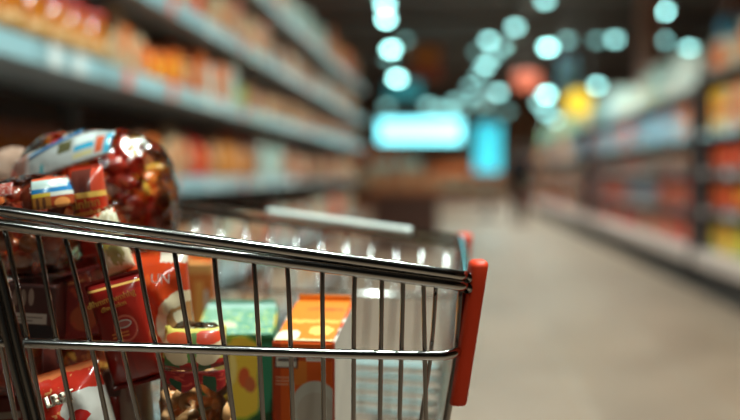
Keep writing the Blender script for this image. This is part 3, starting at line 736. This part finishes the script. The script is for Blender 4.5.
mt_ = print_mat('carton_orange_top', (.90, .24, .02), [('e', .2, .12, .2, .13, (.95, .85, .6)), ('r', .1, .95, .42, .5, (.95, .50, .10)), ('r', .3, .9, .72, .78, (.75, .12, .02)), ('r', .0, 1, .0, .05, (.95, .75, .4)), ('e', .7, .25, .2, .1, (.98, .62, .15))], wob=.1)
ms_ = mat('carton_pale_side', (.72, .62, .52), .45, var=.1)
carton('c', w_, sz(95, .85), hh, .022, .085, mf, mt_, ms_, r)
bm = bmesh.new(); box(bm, -w_ * .46, w_ * .46, .083, .087, hh + .018, hh + .026, .0008); obj('top_seal', bm, mt_, r)
bm = bmesh.new()
for k in range(9): box(bm, -w_ * .38 + k * .0018, -w_ * .38 + k * .0018 + .0009, -.0006, 0, hh * (1 - .205 * .56) + .001, hh * (1 - .16 * .56) - .001)
obj('barcode', bm, mat('ink', (.03, .02, .02), .6), r)
tag(r, 'orange juice carton with white barcode panel, standing nearest the front corner of the trolley', 'carton')

# --- green carton with a yellow mango
D = .86; r = at('juice_carton', 234, 334, D, yaw=3); hh = r.location.z - ZB - .003; r.location.z = ZB + .0022
w_ = sz(80, D)
mf = print_mat('carton_green_front', (.02, .09, .03), [('r', 0, 1, .9, 1, (.02, .10, .03)), ('e', .54, .50, .42, .52, (.30, .38, .03)), ('e', .58, .50, .36, .47, (.80, .52, .05)), ('e', .40, .62, .13, .26, (.85, .66, .20)),
    ('e', .62, .50, .07, .12, (.65, .10, .03)), ('e', .70, .42, .07, .1, (.55, .12, .04)), ('r', .8, 1, .1, .9, (.03, .20, .10))], wob=.05, vs=.56)
mt_ = print_mat('carton_green_top', (.20, .42, .28), [('n', 7, .52, (.30, .50, .38)), ('n', 11, .62, (.60, .70, .20)), ('r', 0, 1, .85, 1, (.45, .62, .55)), ('e', .3, .3, .2, .12, (.75, .75, .5))], rough=.25, wob=.1, bump=.3, bscale=90)
carton('c', w_, sz(110, .9), hh, .014, .10, mf, mt_, mat('green_side', (.04, .22, .13), .4), r)
bm = bmesh.new(); box(bm, -w_ * .46, w_ * .46, .099, .102, hh + .011, hh + .017, .0006); obj('top_seal', bm, mat('green_seal', (.12, .36, .25), .3), r)
tag(r, 'green juice carton printed with a yellow mango, beside the orange carton', 'carton')

# --- clear pouch of cashews with two round peach emblems
def pack_in(n, hx, hy, hz, dmin, seed=1, expo=2.2, zmin=-1e9, ymax=1e9):
    rnd = random.Random(seed); out = []
    for _ in range(n * 60):
        if len(out) >= n: break
        v = Vector((rnd.uniform(-hx, hx), rnd.uniform(-hy, hy), rnd.uniform(-hz, hz)))
        if (abs(v.x / hx) ** expo + abs(v.y / hy) ** expo + abs(v.z / hz) ** expo) > 1 or v.z < zmin or v.y > ymax: continue
        if all((v - o_).length > dmin for o_ in out): out.append(v)
    return out
def pillow(hx, hy, hz, e=2.6, n=28, wr=.03, seed=0, fs=9):
    bm = bmesh.new(); bmesh.ops.create_uvsphere(bm, u_segments=n * 2, v_segments=n, radius=1)
    for v in bm.verts:
        d = v.co.normalized(); k = (abs(d.x) ** e + abs(d.y) ** e + abs(d.z) ** e) ** (-1 / e)
        nn = noise.noise(d * fs * .3 + Vector((seed, 0, 0))) + .5 * noise.noise(d * fs + Vector((0, seed, 0)))
        k *= 1 + wr * nn
        v.co = Vector((d.x * hx, d.y * hy, d.z * hz)) * k
    return bm
def patch(hx, hy, hz, e, xr, zlo, zhi, m, parent, name, grow=1.03, nu=24, nv=8):
    """film-hugging label on the front of a pillow: x in xr, z between the two curves (fractions)"""
    bm = bmesh.new(); uvl = bm.loops.layers.uv.new('UVMap'); G = []
    for j in range(nv + 1):
        row = []
        for i in range(nu + 1):
            u, v = i / nu, j / nv; x = xr[0] + (xr[1] - xr[0]) * u; z = zlo(x) + (zhi(x) - zlo(x)) * v
            rem = max(.0, 1 - abs(x) ** e - abs(z) ** e); y = -rem ** (1 / e)
            row.append(bm.verts.new((x * hx * grow, y * hy * grow, z * hz * grow)))
        G.append(row)
    for j in range(nv):
        for i in range(nu):
            f = bm.faces.new((G[j][i], G[j][i + 1], G[j + 1][i + 1], G[j + 1][i])); f.smooth = True
            for lp, (a, b_) in zip(f.loops, ((i, j), (i + 1, j), (i + 1, j + 1), (i, j + 1))): lp[uvl].uv = (a / nu, b_ / nv)
    o = obj(name, bm, m, parent); sd = o.modifiers.new('t', 'SOLIDIFY'); sd.thickness = .0004; return o
clear = film('clear_film', bump=.25, gloss=0, bscale=30); clearw = film('crinkled_film', bscale=34, bump=.8, gloss=.3)
# cashew shape
def cashew_bm():
    bm = bmesh.new(); n = 9; pts = [Vector((.0085 * math.cos(a), 0, .0085 * math.sin(a))) for a in [math.radians(-25 + 230 * k / (n - 1)) for k in range(n)]]
    tube(bm, pts, [.0015, .0042, .005, .0045, .0042, .0045, .0055, .005, .002], 10); return bm
def scatter(first, pts, M, label, cat, group, seed=3, sc_=(.9, 1.1)):
    rnd = random.Random(seed)
    for i, v in enumerate(pts):
        o = first if i == 0 else first.copy()
        if i: C.objects.link(o)
        o.location = M @ v; o.rotation_euler = [rnd.uniform(0, 6.28) for _ in range(3)]; k = rnd.uniform(*sc_); o.scale = (k, k, k)
        tag(o, label, cat, group)
D = .765; cz = P(196, 372, D); hx, hy, hz = sz(34, D), .026, (P(196, 327, D).z - ZB) / 2
r = at('cashew_bag', 196, 372, D, yaw=4); r.location.z = ZB + .003 + hz
bm = pillow(hx, hy, hz, 4.0, wr=.02, seed=3); obj('film_bag', bm, clear, r)
mlab = print_mat('peach_label', (.62, .50, .10), [('r', 0, 1, .0, .22, (.45, .03, .02)), ('r', .05, .3, .05, .35, (.08, .16, .04)), ('r', .6, .8, .0, .2, (.06, .12, .04)), ('e', .27, .5, .24, .40, (.78, .52, .30)), ('e', .74, .5, .24, .40, (.80, .56, .34)),
    ('e', .27, .76, .2, .17, (.72, .10, .03)), ('e', .74, .78, .22, .18, (.72, .06, .02)), ('r', .42, .56, .2, .9, (.15, .26, .06)), ('r', .17, .37, .50, .55, (.5, .15, .05)), ('r', .66, .86, .50, .55, (.5, .15, .05))], wob=.06)
patch(hx, hy, hz, 4.0, (-.86, .86), lambda x: .60 - .02 * math.cos(3 * x), lambda x: .95, mlab, r, 'printed_label')
patch(hx, hy, hz, 4.0, (-.9, .9), lambda x: .42 + .04 * math.sin(7 * x), lambda x: .58, print_mat('red_ribbon', (.42, .02, .02), [('n', 5, .55, (.68, .08, .05)), ('r', .15, .33, 0, .5, (.03, .07, .03)), ('r', .66, .86, 0, .7, (.04, .09, .04))], wob=.1), r, 'ribbon_print', grow=1.02)
tag(r, 'clear bag of cashews with a label of two peaches, in front of the green carton', 'nut bag')
M = Matrix.LocRotScale(r.location, r.rotation_euler.to_quaternion(), None)
cas = obj('cashew', cashew_bm(), mat('cashew_tan', (.78, .38, .15), .4, var=.15, scale=60))
scatter(cas, [v + Vector((0, 0, -.14 * hz)) for v in pack_in(130, hx * .84, hy * .74, hz * .58, .0135, 5, 4)], M, 'tan curved cashew inside the clear bag with the peach label', 'nut', 'cashews in the clear bag', sc_=(.78, .95))

# --- tall dark red pouch with gold lettering
def pouch(name, px, py, D, wpx, hpx, t, roll, m, label, cat, yaw=0, tilt=0, seed=0, wr=.1):
    r = at(name, px, py, D, roll=roll, yaw=yaw, tilt=tilt)
    obj('pouch', pouch_mesh(sz(wpx, D), sz(hpx, D), t, 18, .05, seed, wr), m, r, True)
    tag(r, label, cat); return r
m = print_mat('pouch_darkred', (.26, .010, .006), [('r', 0, 1, .90, .92, (.85, .45, .12)), ('r', 0, 1, .92, 1, (.22, .01, .008)), ('r', .55, 1, 0, .85, (.36, .016, .008)), ('e', .58, .53, .22, .12, (.62, .12, .07)), ('e', .58, .53, .19, .1, (.42, .02, .015)),
     ('e', .56, .57, .15, .038, (.62, .50, .42)), ('e', .56, .57, .13, .026, (.45, .1, .08)), ('r', .3, .62, .49, .505, (.7, .2, .05)), ('r', .3, .62, .46, .475, (.7, .2, .05)), ('r', 0, 1, 0, .05, (.18, .01, .005))], rough=.28, coat=.6)
r = pouch('sauce_pouch', 141, 384, .725 + .03, 56, 112, .022, -15, m, 'dark red pouch with gold lettering and oval emblem, upright behind the middle wire', 'packet', seed=2, wr=.05)
text_obj('dlhmmn', sz(9, .755), gold, r, (-.0095, -.0115, sz(90, .755)), (PI / 2, -.10, 0), xs=.95)
text_obj('wnhhg', sz(9, .755), gold, r, (.0085, -.0112, sz(91, .755)), (PI / 2, -.10, 0), xs=.95)
text_obj('dhnnmlnn', sz(7, .755), gold, r, (-.001, -.0118, sz(83, .755)), (PI / 2, -.10, 0), xs=.95)
# --- glossy orange-red bag with nut window
m = print_mat('bag_orangered', (.60, .055, .012), [('n', 3.0, .60, (.70, .10, .02)), ('e', .92, .42, .42, .24, (.78, .62, .40)), ('e', .95, .40, .30, .18, (.45, .22, .08)), ('e', .85, .47, .08, .06, (.86, .74, .5)), ('e', .95, .32, .08, .06, (.86, .70, .45)), ('r', .6, 1, .9, 1, (.75, .62, .5))], rough=.18, coat=1.0, bump=.35, bscale=38, wob=.1)
r = pouch('snack_bag', 168, 372, .80, 66, 122, .045, -6, m, 'glossy orange-red snack bag with a nut picture, behind the dark red pouch', 'snack bag', seed=5, wr=.16)
text_obj('UN', sz(13, .8), mat('white_print', (.95, .9, .8), .4), r, (sz(10, .8), -.0265, sz(96, .8)), (PI / 2, .12, 0))
# --- second gold-lettered red packet above the rim
m = print_mat('packet_red', (.50, .035, .012), [('r', 0, 1, .64, .70, (.85, .48, .10)), ('r', .0, .7, .7, .95, (.14, .03, .02)), ('r', .7, 1, .7, 1, (.65, .07, .03)), ('r', .8, 1, .1, .5, (.8, .55, .3)), ('r', .0, .15, 0, 1, (.40, .03, .01))], rough=.3)
r = pouch('sauce_packet', 98, 256, .80, 37, 92, .028, -8, m, 'red packet with gold bar and gold lettering, standing just above the rim', 'packet', seed=8)
text_obj('linlnn', sz(13, .8), gold, r, (.001, -.0152, sz(53, .8)), (PI / 2, -.05, 0))
text_obj('nmmhnl', sz(8, .8), gold, r, (.001, -.0154, sz(44, .8)), (PI / 2, -.05, 0))
# orange strip packet and cream packet right of it
m = print_mat('packet_orange', (.72, .14, .02), [('r', .3, .5, 0, 1, (.85, .3, .06)), ('n', 5, .6, (.5, .04, .02))], rough=.2, coat=.8, wob=.1)
pouch('snack_bag', 118, 268, .83, 34, 88, .025, -24, m, 'slim orange-red packet leaning beside the gold-barred red packet', 'snack bag', seed=11)
m = print_mat('packet_cream', (.70, .58, .38), [('e', .4, .6, .3, .2, (.75, .55, .12)), ('e', .6, .3, .25, .15, (.35, .28, .10)), ('r', 0, 1, .92, 1, (.6, .08, .03)), ('n', 6, .6, (.85, .78, .6))], rough=.25, wob=.2)
pouch('snack_bag', 123, 275, .79, 32, 70, .02, -20, m, 'cream packet with yellow food picture, tucked between rim and dark red pouch', 'snack bag', seed=12)

# --- the big clear bag of wrapped sweets on top
D = .93; hx, hy, hz = sz(79, D), .055, sz(84, D)
r = at('sweets_bag', 97, 216, D)
obj('film_bag', pillow(hx, hy, hz, 3.0, 40, wr=.05, seed=2, fs=12), clearw, r, True)
E = 3.0
msk = print_mat('sweets_header', (.50, .52, .50), [('r', .0, .22, 0, 1, (.50, .26, .20)), ('r', .22, .26, .0, 1, (.7, .6, .55)), ('r', .37, .40, .05, .42, (.05, .36, .40)), ('r', .52, .64, .55, .92, (.12, .11, .05)), ('r', .67, .84, .45, .62, (.03, .38, .60)),
     ('r', .67, .84, .66, .95, (.66, .72, .70)), ('r', .67, .84, .2, .36, (.62, .55, .28)), ('r', .86, .93, .2, .8, (.62, .12, .05)), ('r', .94, 1, .1, .9, (.05, .38, .55))], rough=.2, coat=.6, wob=.02, bump=.3, bscale=60)
patch(hx, hy, hz, E, (-.93, .32), lambda x: .30 + .40 * (x + .9) / 1.2, lambda x: min(.60 + .36 * (x + .9) / .95, .965), msk, r, 'header_label', grow=1.035)
patch(hx, hy, hz, E, (-.62, -.05), lambda x: .635 + .33 * (x + .62) / .62, lambda x: .66 + .33 * (x + .62) / .62 + .0, mat('blue_hem', (.02, .22, .50), .15, coat=1), r, 'blue_hem', grow=1.05)
tag(r, 'big clear bag of red wrapped sweets lying on top of the pile', 'sweets bag')
M = Matrix.LocRotScale(r.location, r.rotation_euler.to_quaternion(), None)
def sweet_bm():
    bm = bmesh.new(); bmesh.ops.create_uvsphere(bm, u_segments=12, v_segments=8, radius=1)
    for v in bm.verts: v.co = Vector((v.co.x * .0135, v.co.y * .0085, v.co.z * .008)) * (1 + .12 * noise.noise(v.co * 3))
    for s_ in (-1, 1):
        c_ = [bm.verts.new((s_ * (.0165 + .001 * (k % 2)), .006 * math.cos(PI * k / 3), .006 * math.sin(PI * k / 3))) for k in range(6)]
        i_ = [bm.verts.new((s_ * .0105, .0018 * math.cos(PI * k / 3), .0018 * math.sin(PI * k / 3))) for k in range(6)]
        for k in range(6): bm.faces.new((i_[k], i_[(k + 1) % 6], c_[(k + 1) % 6], c_[k]))
    for f in bm.faces: f.smooth = True
    return bm
pts = pack_in(150, hx * .86, hy * .78, hz * .88, .0175, 9, 2.4)
cols = [('sweet_red', (.66, .045, .015), 'red'), ('sweet_orange', (.88, .22, .03), 'orange'), ('sweet_gold', (.85, .45, .06), 'golden'), ('sweet_white', (.8, .7, .6), 'cream')]
wts = [0, 1, 0, 1, 0, 1, 3, 2, 0, 1, 0, 0, 1]
for ci, (nm, cc, wn_) in enumerate(cols):
    sel = [v for i, v in enumerate(pts) if wts[i % len(wts)] == ci]
    s0 = obj('wrapped_sweet', sweet_bm(), mat(nm, cc, .16, coat=1.0, bump=.4, bscale=300))
    scatter(s0, sel, M, '%s wrapped sweet inside the big clear bag on top' % wn_, 'sweet', '%s sweets in the big clear bag' % wn_, seed=ci)

# --- clear bag of round nuts at the handle end, with blue and white label
D = .80; hx, hy, hz = sz(52, D), .034, sz(50, D)
r = at('mixed_nuts_bag', 32, 226, D, roll=-9)
obj('film_bag', pillow(hx, hy, hz, 3.2, 32, wr=.05, seed=6, fs=10), clearw, r, True)
mlb = print_mat('blue_white_label', (.55, .66, .62), [('r', 0, 1, .52, .66, (.02, .20, .45)), ('r', .84, .93, .52, 1, (.02, .20, .45)), ('r', 0, .5, .40, .52, (.75, .50, .05)), ('r', .0, .5, 0, .40, (.45, .16, .03)), ('r', .5, 1, .38, .50, (.7, .68, .6)), ('e', .75, .15, .2, .22, (.78, .25, .05)),
       ('r', .5, 1, 0, .38, (.40, .06, .02)), ('e', .75, .15, .17, .17, (.80, .30, .08)), ('e', .15, .2, .05, .2, (.15, .05, .02)), ('e', .32, .2, .05, .2, (.15, .05, .02)), ('r', 0, 1, .93, 1, (.62, .10, .04))], rough=.25, wob=.02)
patch(hx, hy, hz, 3.2, (.34, .97), lambda x: .26, lambda x: .84, mlb, r, 'printed_label', grow=1.04)
patch(hx, hy, hz, 3.2, (-.9, .0), lambda x: .62, lambda x: .86, print_mat('sparkle_paint', (.45, .06, .04), [('n', 14, .56, (.75, .55, .48))], wob=.1), r, 'film_sparkle', grow=1.03)  # sparkle of the film painted as pale speckles on a red strip
tag(r, 'clear bag of red-brown nuts with blue and white label, at the handle end', 'nut bag')
M = Matrix.LocRotScale(r.location, r.rotation_euler.to_quaternion(), None)
def nut_bm(l=1.0):
    bm = bmesh.new(); bmesh.ops.create_uvsphere(bm, u_segments=14, v_segments=9, radius=.0085)
    for v in bm.verts: v.co.x *= l; v.co.z += .12 * v.co.x * abs(v.co.x) * 60; v.co *= 1 + .06 * noise.noise(v.co * 120)
    for f in bm.faces: f.smooth = True
    return bm
n0 = obj('round_nut', nut_bm(), mat('nut_orange', (.80, .20, .05), .2, coat=.8, var=.2, scale=50)); pts = pack_in(64, hx * .84, hy * .72, hz * .84, .0175, 4, 3)
scatter(n0, pts[::2], M, 'round orange-brown nut inside the bag with the blue label', 'nut', 'round nuts in the blue-labelled bag', 5)
n1 = obj('long_nut', nut_bm(1.5), mat('nut_red', (.50, .08, .035), .2, coat=.8, var=.2, scale=50))
scatter(n1, pts[1::2], M, 'long dark red nut inside the bag with the blue label', 'nut', 'long nuts in the blue-labelled bag', 6, (.75, .95))
# beige bag at the far left rear
D = 1.0; r = at('snack_bag', 18, 190, D, roll=-4)
obj('pouch', pillow(sz(34, D), .03, sz(42, D), 2.6, 20, wr=.1, seed=12), print_mat('beige_bag', (.48, .30, .22), [], rough=.3, coat=.6, bump=.5, bscale=50), r, True)
bm = bmesh.new(); box(bm, -sz(28, D), -sz(8, D), -.031, -.029, sz(24, D), sz(33, D)); obj('blue_tag', bm, mat('tag_blue', (.03, .30, .50), .3), r)
tag(r, 'beige crinkled bag with blue tag behind the nut bag', 'snack bag')

# --- packs filling the dark handle end below
def flatbox(name, px, py, D, wpx, hpx, d, roll, m, label, cat='box', yaw=0, tilt=0):
    r = at(name, px, py, D, roll=roll, yaw=yaw, tilt=tilt); w_, h = sz(wpx, D), sz(hpx, D)
    bm = bmesh.new(); uvl = bm.loops.layers.uv.new('UVMap'); box(bm, -w_ / 2, w_ / 2, 0, d, 0, h, .002)
    for f in bm.faces:
        for lp in f.loops: lp[uvl].uv = (lp.vert.co.x / w_ + .5, lp.vert.co.z / h)
    obj('carton', bm, m, r); tag(r, label, cat); return r
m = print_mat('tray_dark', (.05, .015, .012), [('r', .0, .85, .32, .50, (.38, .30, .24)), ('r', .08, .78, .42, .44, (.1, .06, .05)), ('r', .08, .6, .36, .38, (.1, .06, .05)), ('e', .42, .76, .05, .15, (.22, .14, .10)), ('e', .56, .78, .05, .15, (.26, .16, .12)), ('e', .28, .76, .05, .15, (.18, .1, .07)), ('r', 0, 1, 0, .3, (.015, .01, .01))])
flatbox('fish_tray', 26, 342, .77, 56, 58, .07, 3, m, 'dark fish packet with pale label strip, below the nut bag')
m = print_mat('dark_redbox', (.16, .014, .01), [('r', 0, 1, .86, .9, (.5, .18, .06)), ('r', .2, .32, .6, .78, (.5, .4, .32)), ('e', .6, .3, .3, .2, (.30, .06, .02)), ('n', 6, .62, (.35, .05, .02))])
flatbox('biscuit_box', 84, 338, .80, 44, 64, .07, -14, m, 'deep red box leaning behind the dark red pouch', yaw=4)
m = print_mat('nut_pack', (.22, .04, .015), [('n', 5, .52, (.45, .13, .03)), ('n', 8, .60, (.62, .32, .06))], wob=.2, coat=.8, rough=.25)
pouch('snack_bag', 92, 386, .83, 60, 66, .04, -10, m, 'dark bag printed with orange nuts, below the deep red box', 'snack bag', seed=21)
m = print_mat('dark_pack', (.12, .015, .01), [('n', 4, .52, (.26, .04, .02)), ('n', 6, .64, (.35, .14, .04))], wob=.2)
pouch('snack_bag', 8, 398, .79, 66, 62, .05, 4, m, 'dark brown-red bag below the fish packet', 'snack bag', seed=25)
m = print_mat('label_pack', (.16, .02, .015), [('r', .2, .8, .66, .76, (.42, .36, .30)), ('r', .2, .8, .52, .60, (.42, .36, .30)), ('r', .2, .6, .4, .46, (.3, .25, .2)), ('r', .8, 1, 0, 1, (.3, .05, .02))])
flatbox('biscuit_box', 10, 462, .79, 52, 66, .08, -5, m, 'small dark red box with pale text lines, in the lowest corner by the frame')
# --- red and white bag at the bottom
m = print_mat('bag_redwhite', (.55, .03, .015), [('n', 9, .62, (.75, .28, .10)), ('r', .0, .75, .28, .52, (.66, .62, .56)), ('r', .05, .45, .29, .50, (.50, .03, .02)), ('e', .80, .62, .28, .16, (.68, .62, .56)), ('e', .72, .35, .22, .26, (.50, .02, .015)), ('e', .98, .3, .26, .28, (.66, .6, .54)),
       ('r', 0, .5, .0, .26, (.62, .58, .52)), ('r', .05, .45, .14, .19, (.12, .05, .04)), ('r', .0, .3, .60, .66, (.66, .6, .55)), ('r', 0, 1, .94, 1, (.60, .15, .05))], rough=.22, coat=.8, bump=.35, bscale=60, wob=.05)
r = pouch('snack_bag', 89, 468, .745, 84, 104, .05, -17, m, 'red and white glossy bag with white lettering, low behind the frame tube', 'snack bag', seed=31, wr=.2)
text_obj('LR&T', sz(15, .745), cream, r, (sz(9, .745), -.0325, sz(80, .745)), (PI / 2, 0, 0), xs=.8, thick=.003)
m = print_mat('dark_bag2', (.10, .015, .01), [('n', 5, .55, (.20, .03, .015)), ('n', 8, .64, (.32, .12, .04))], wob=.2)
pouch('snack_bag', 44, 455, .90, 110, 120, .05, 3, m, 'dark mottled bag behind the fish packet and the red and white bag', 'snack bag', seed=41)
# --- brown-capped bottle and white pouch right of it
r = at('sauce_bottle', 117, 390, .80); hb = r.location.z - ZB; r.location.z = ZB + .002
bm = bmesh.new(); lathe(bm, [(.014, 0), (.016, .004), (.016, hb * .7), (.009, hb * .92), (.009, hb * .96)], 20); obj('bottle_body', bm, mat('bottle_red', (.32, .03, .015), .15, coat=.8), r, True)
bm = bmesh.new(); lathe(bm, [(.0105, hb * .95), (.0108, hb * .96), (.0108, hb * 1.12), (.009, hb * 1.14)], 20); obj('cap', bm, mat('brown_cap', (.06, .02, .012), .4), r, True)
tag(r, 'small red sauce bottle with dark brown cap, beside the red and white bag', 'bottle')
m = print_mat('white_pouch', (.42, .36, .30), [('n', 3, .6, (.35, .28, .23)), ('r', .0, 1, .9, 1, (.5, .45, .4))], rough=.3, bump=.4, bscale=50)
pouch('flour_pouch', 141, 462, .80, 34, 88, .03, -4, m, 'plain off-white pouch standing behind the cashew bag', 'packet', seed=35)
# --- orange cartons deeper in the trolley
for i, (px, py, D, wp, c_, lb) in enumerate(((200, 262, 1.0, 26, (.70, .17, .03), 'slim orange carton with white stripe, deep in the trolley behind the cashew bag'), (176, 256, 1.03, 26, (.55, .07, .02), 'slim red carton, deep in the trolley behind the orange-red bag'))):
    r = at('food_carton', px, py, D, yaw=6); hh = r.location.z - ZB - .003; r.location.z = ZB + .0022
    m = print_mat('deep_carton%d' % i, c_, [('r', .3, .62, .3, .9, (.85, .35, .08)), ('r', .66, .8, .35, .85, (.7, .6, .5)), ('r', 0, 1, .94, 1, (.80, .35, .1))], wob=.02)
    bm = bmesh.new(); uvl = bm.loops.layers.uv.new('UVMap'); w_ = sz(wp, D); box(bm, -w_ / 2, w_ / 2, 0, .06, 0, hh, .002)
    for f in bm.faces:
        for lp in f.loops: lp[uvl].uv = (lp.vert.co.x / w_ + .5, lp.vert.co.z / hh)
    obj('carton', bm, m, r); bm = bmesh.new(); box(bm, -w_ * .45, w_ * .45, .028, .031, hh, hh + .007); obj('top_seal', bm, m, r)
    tag(r, lb, 'carton')
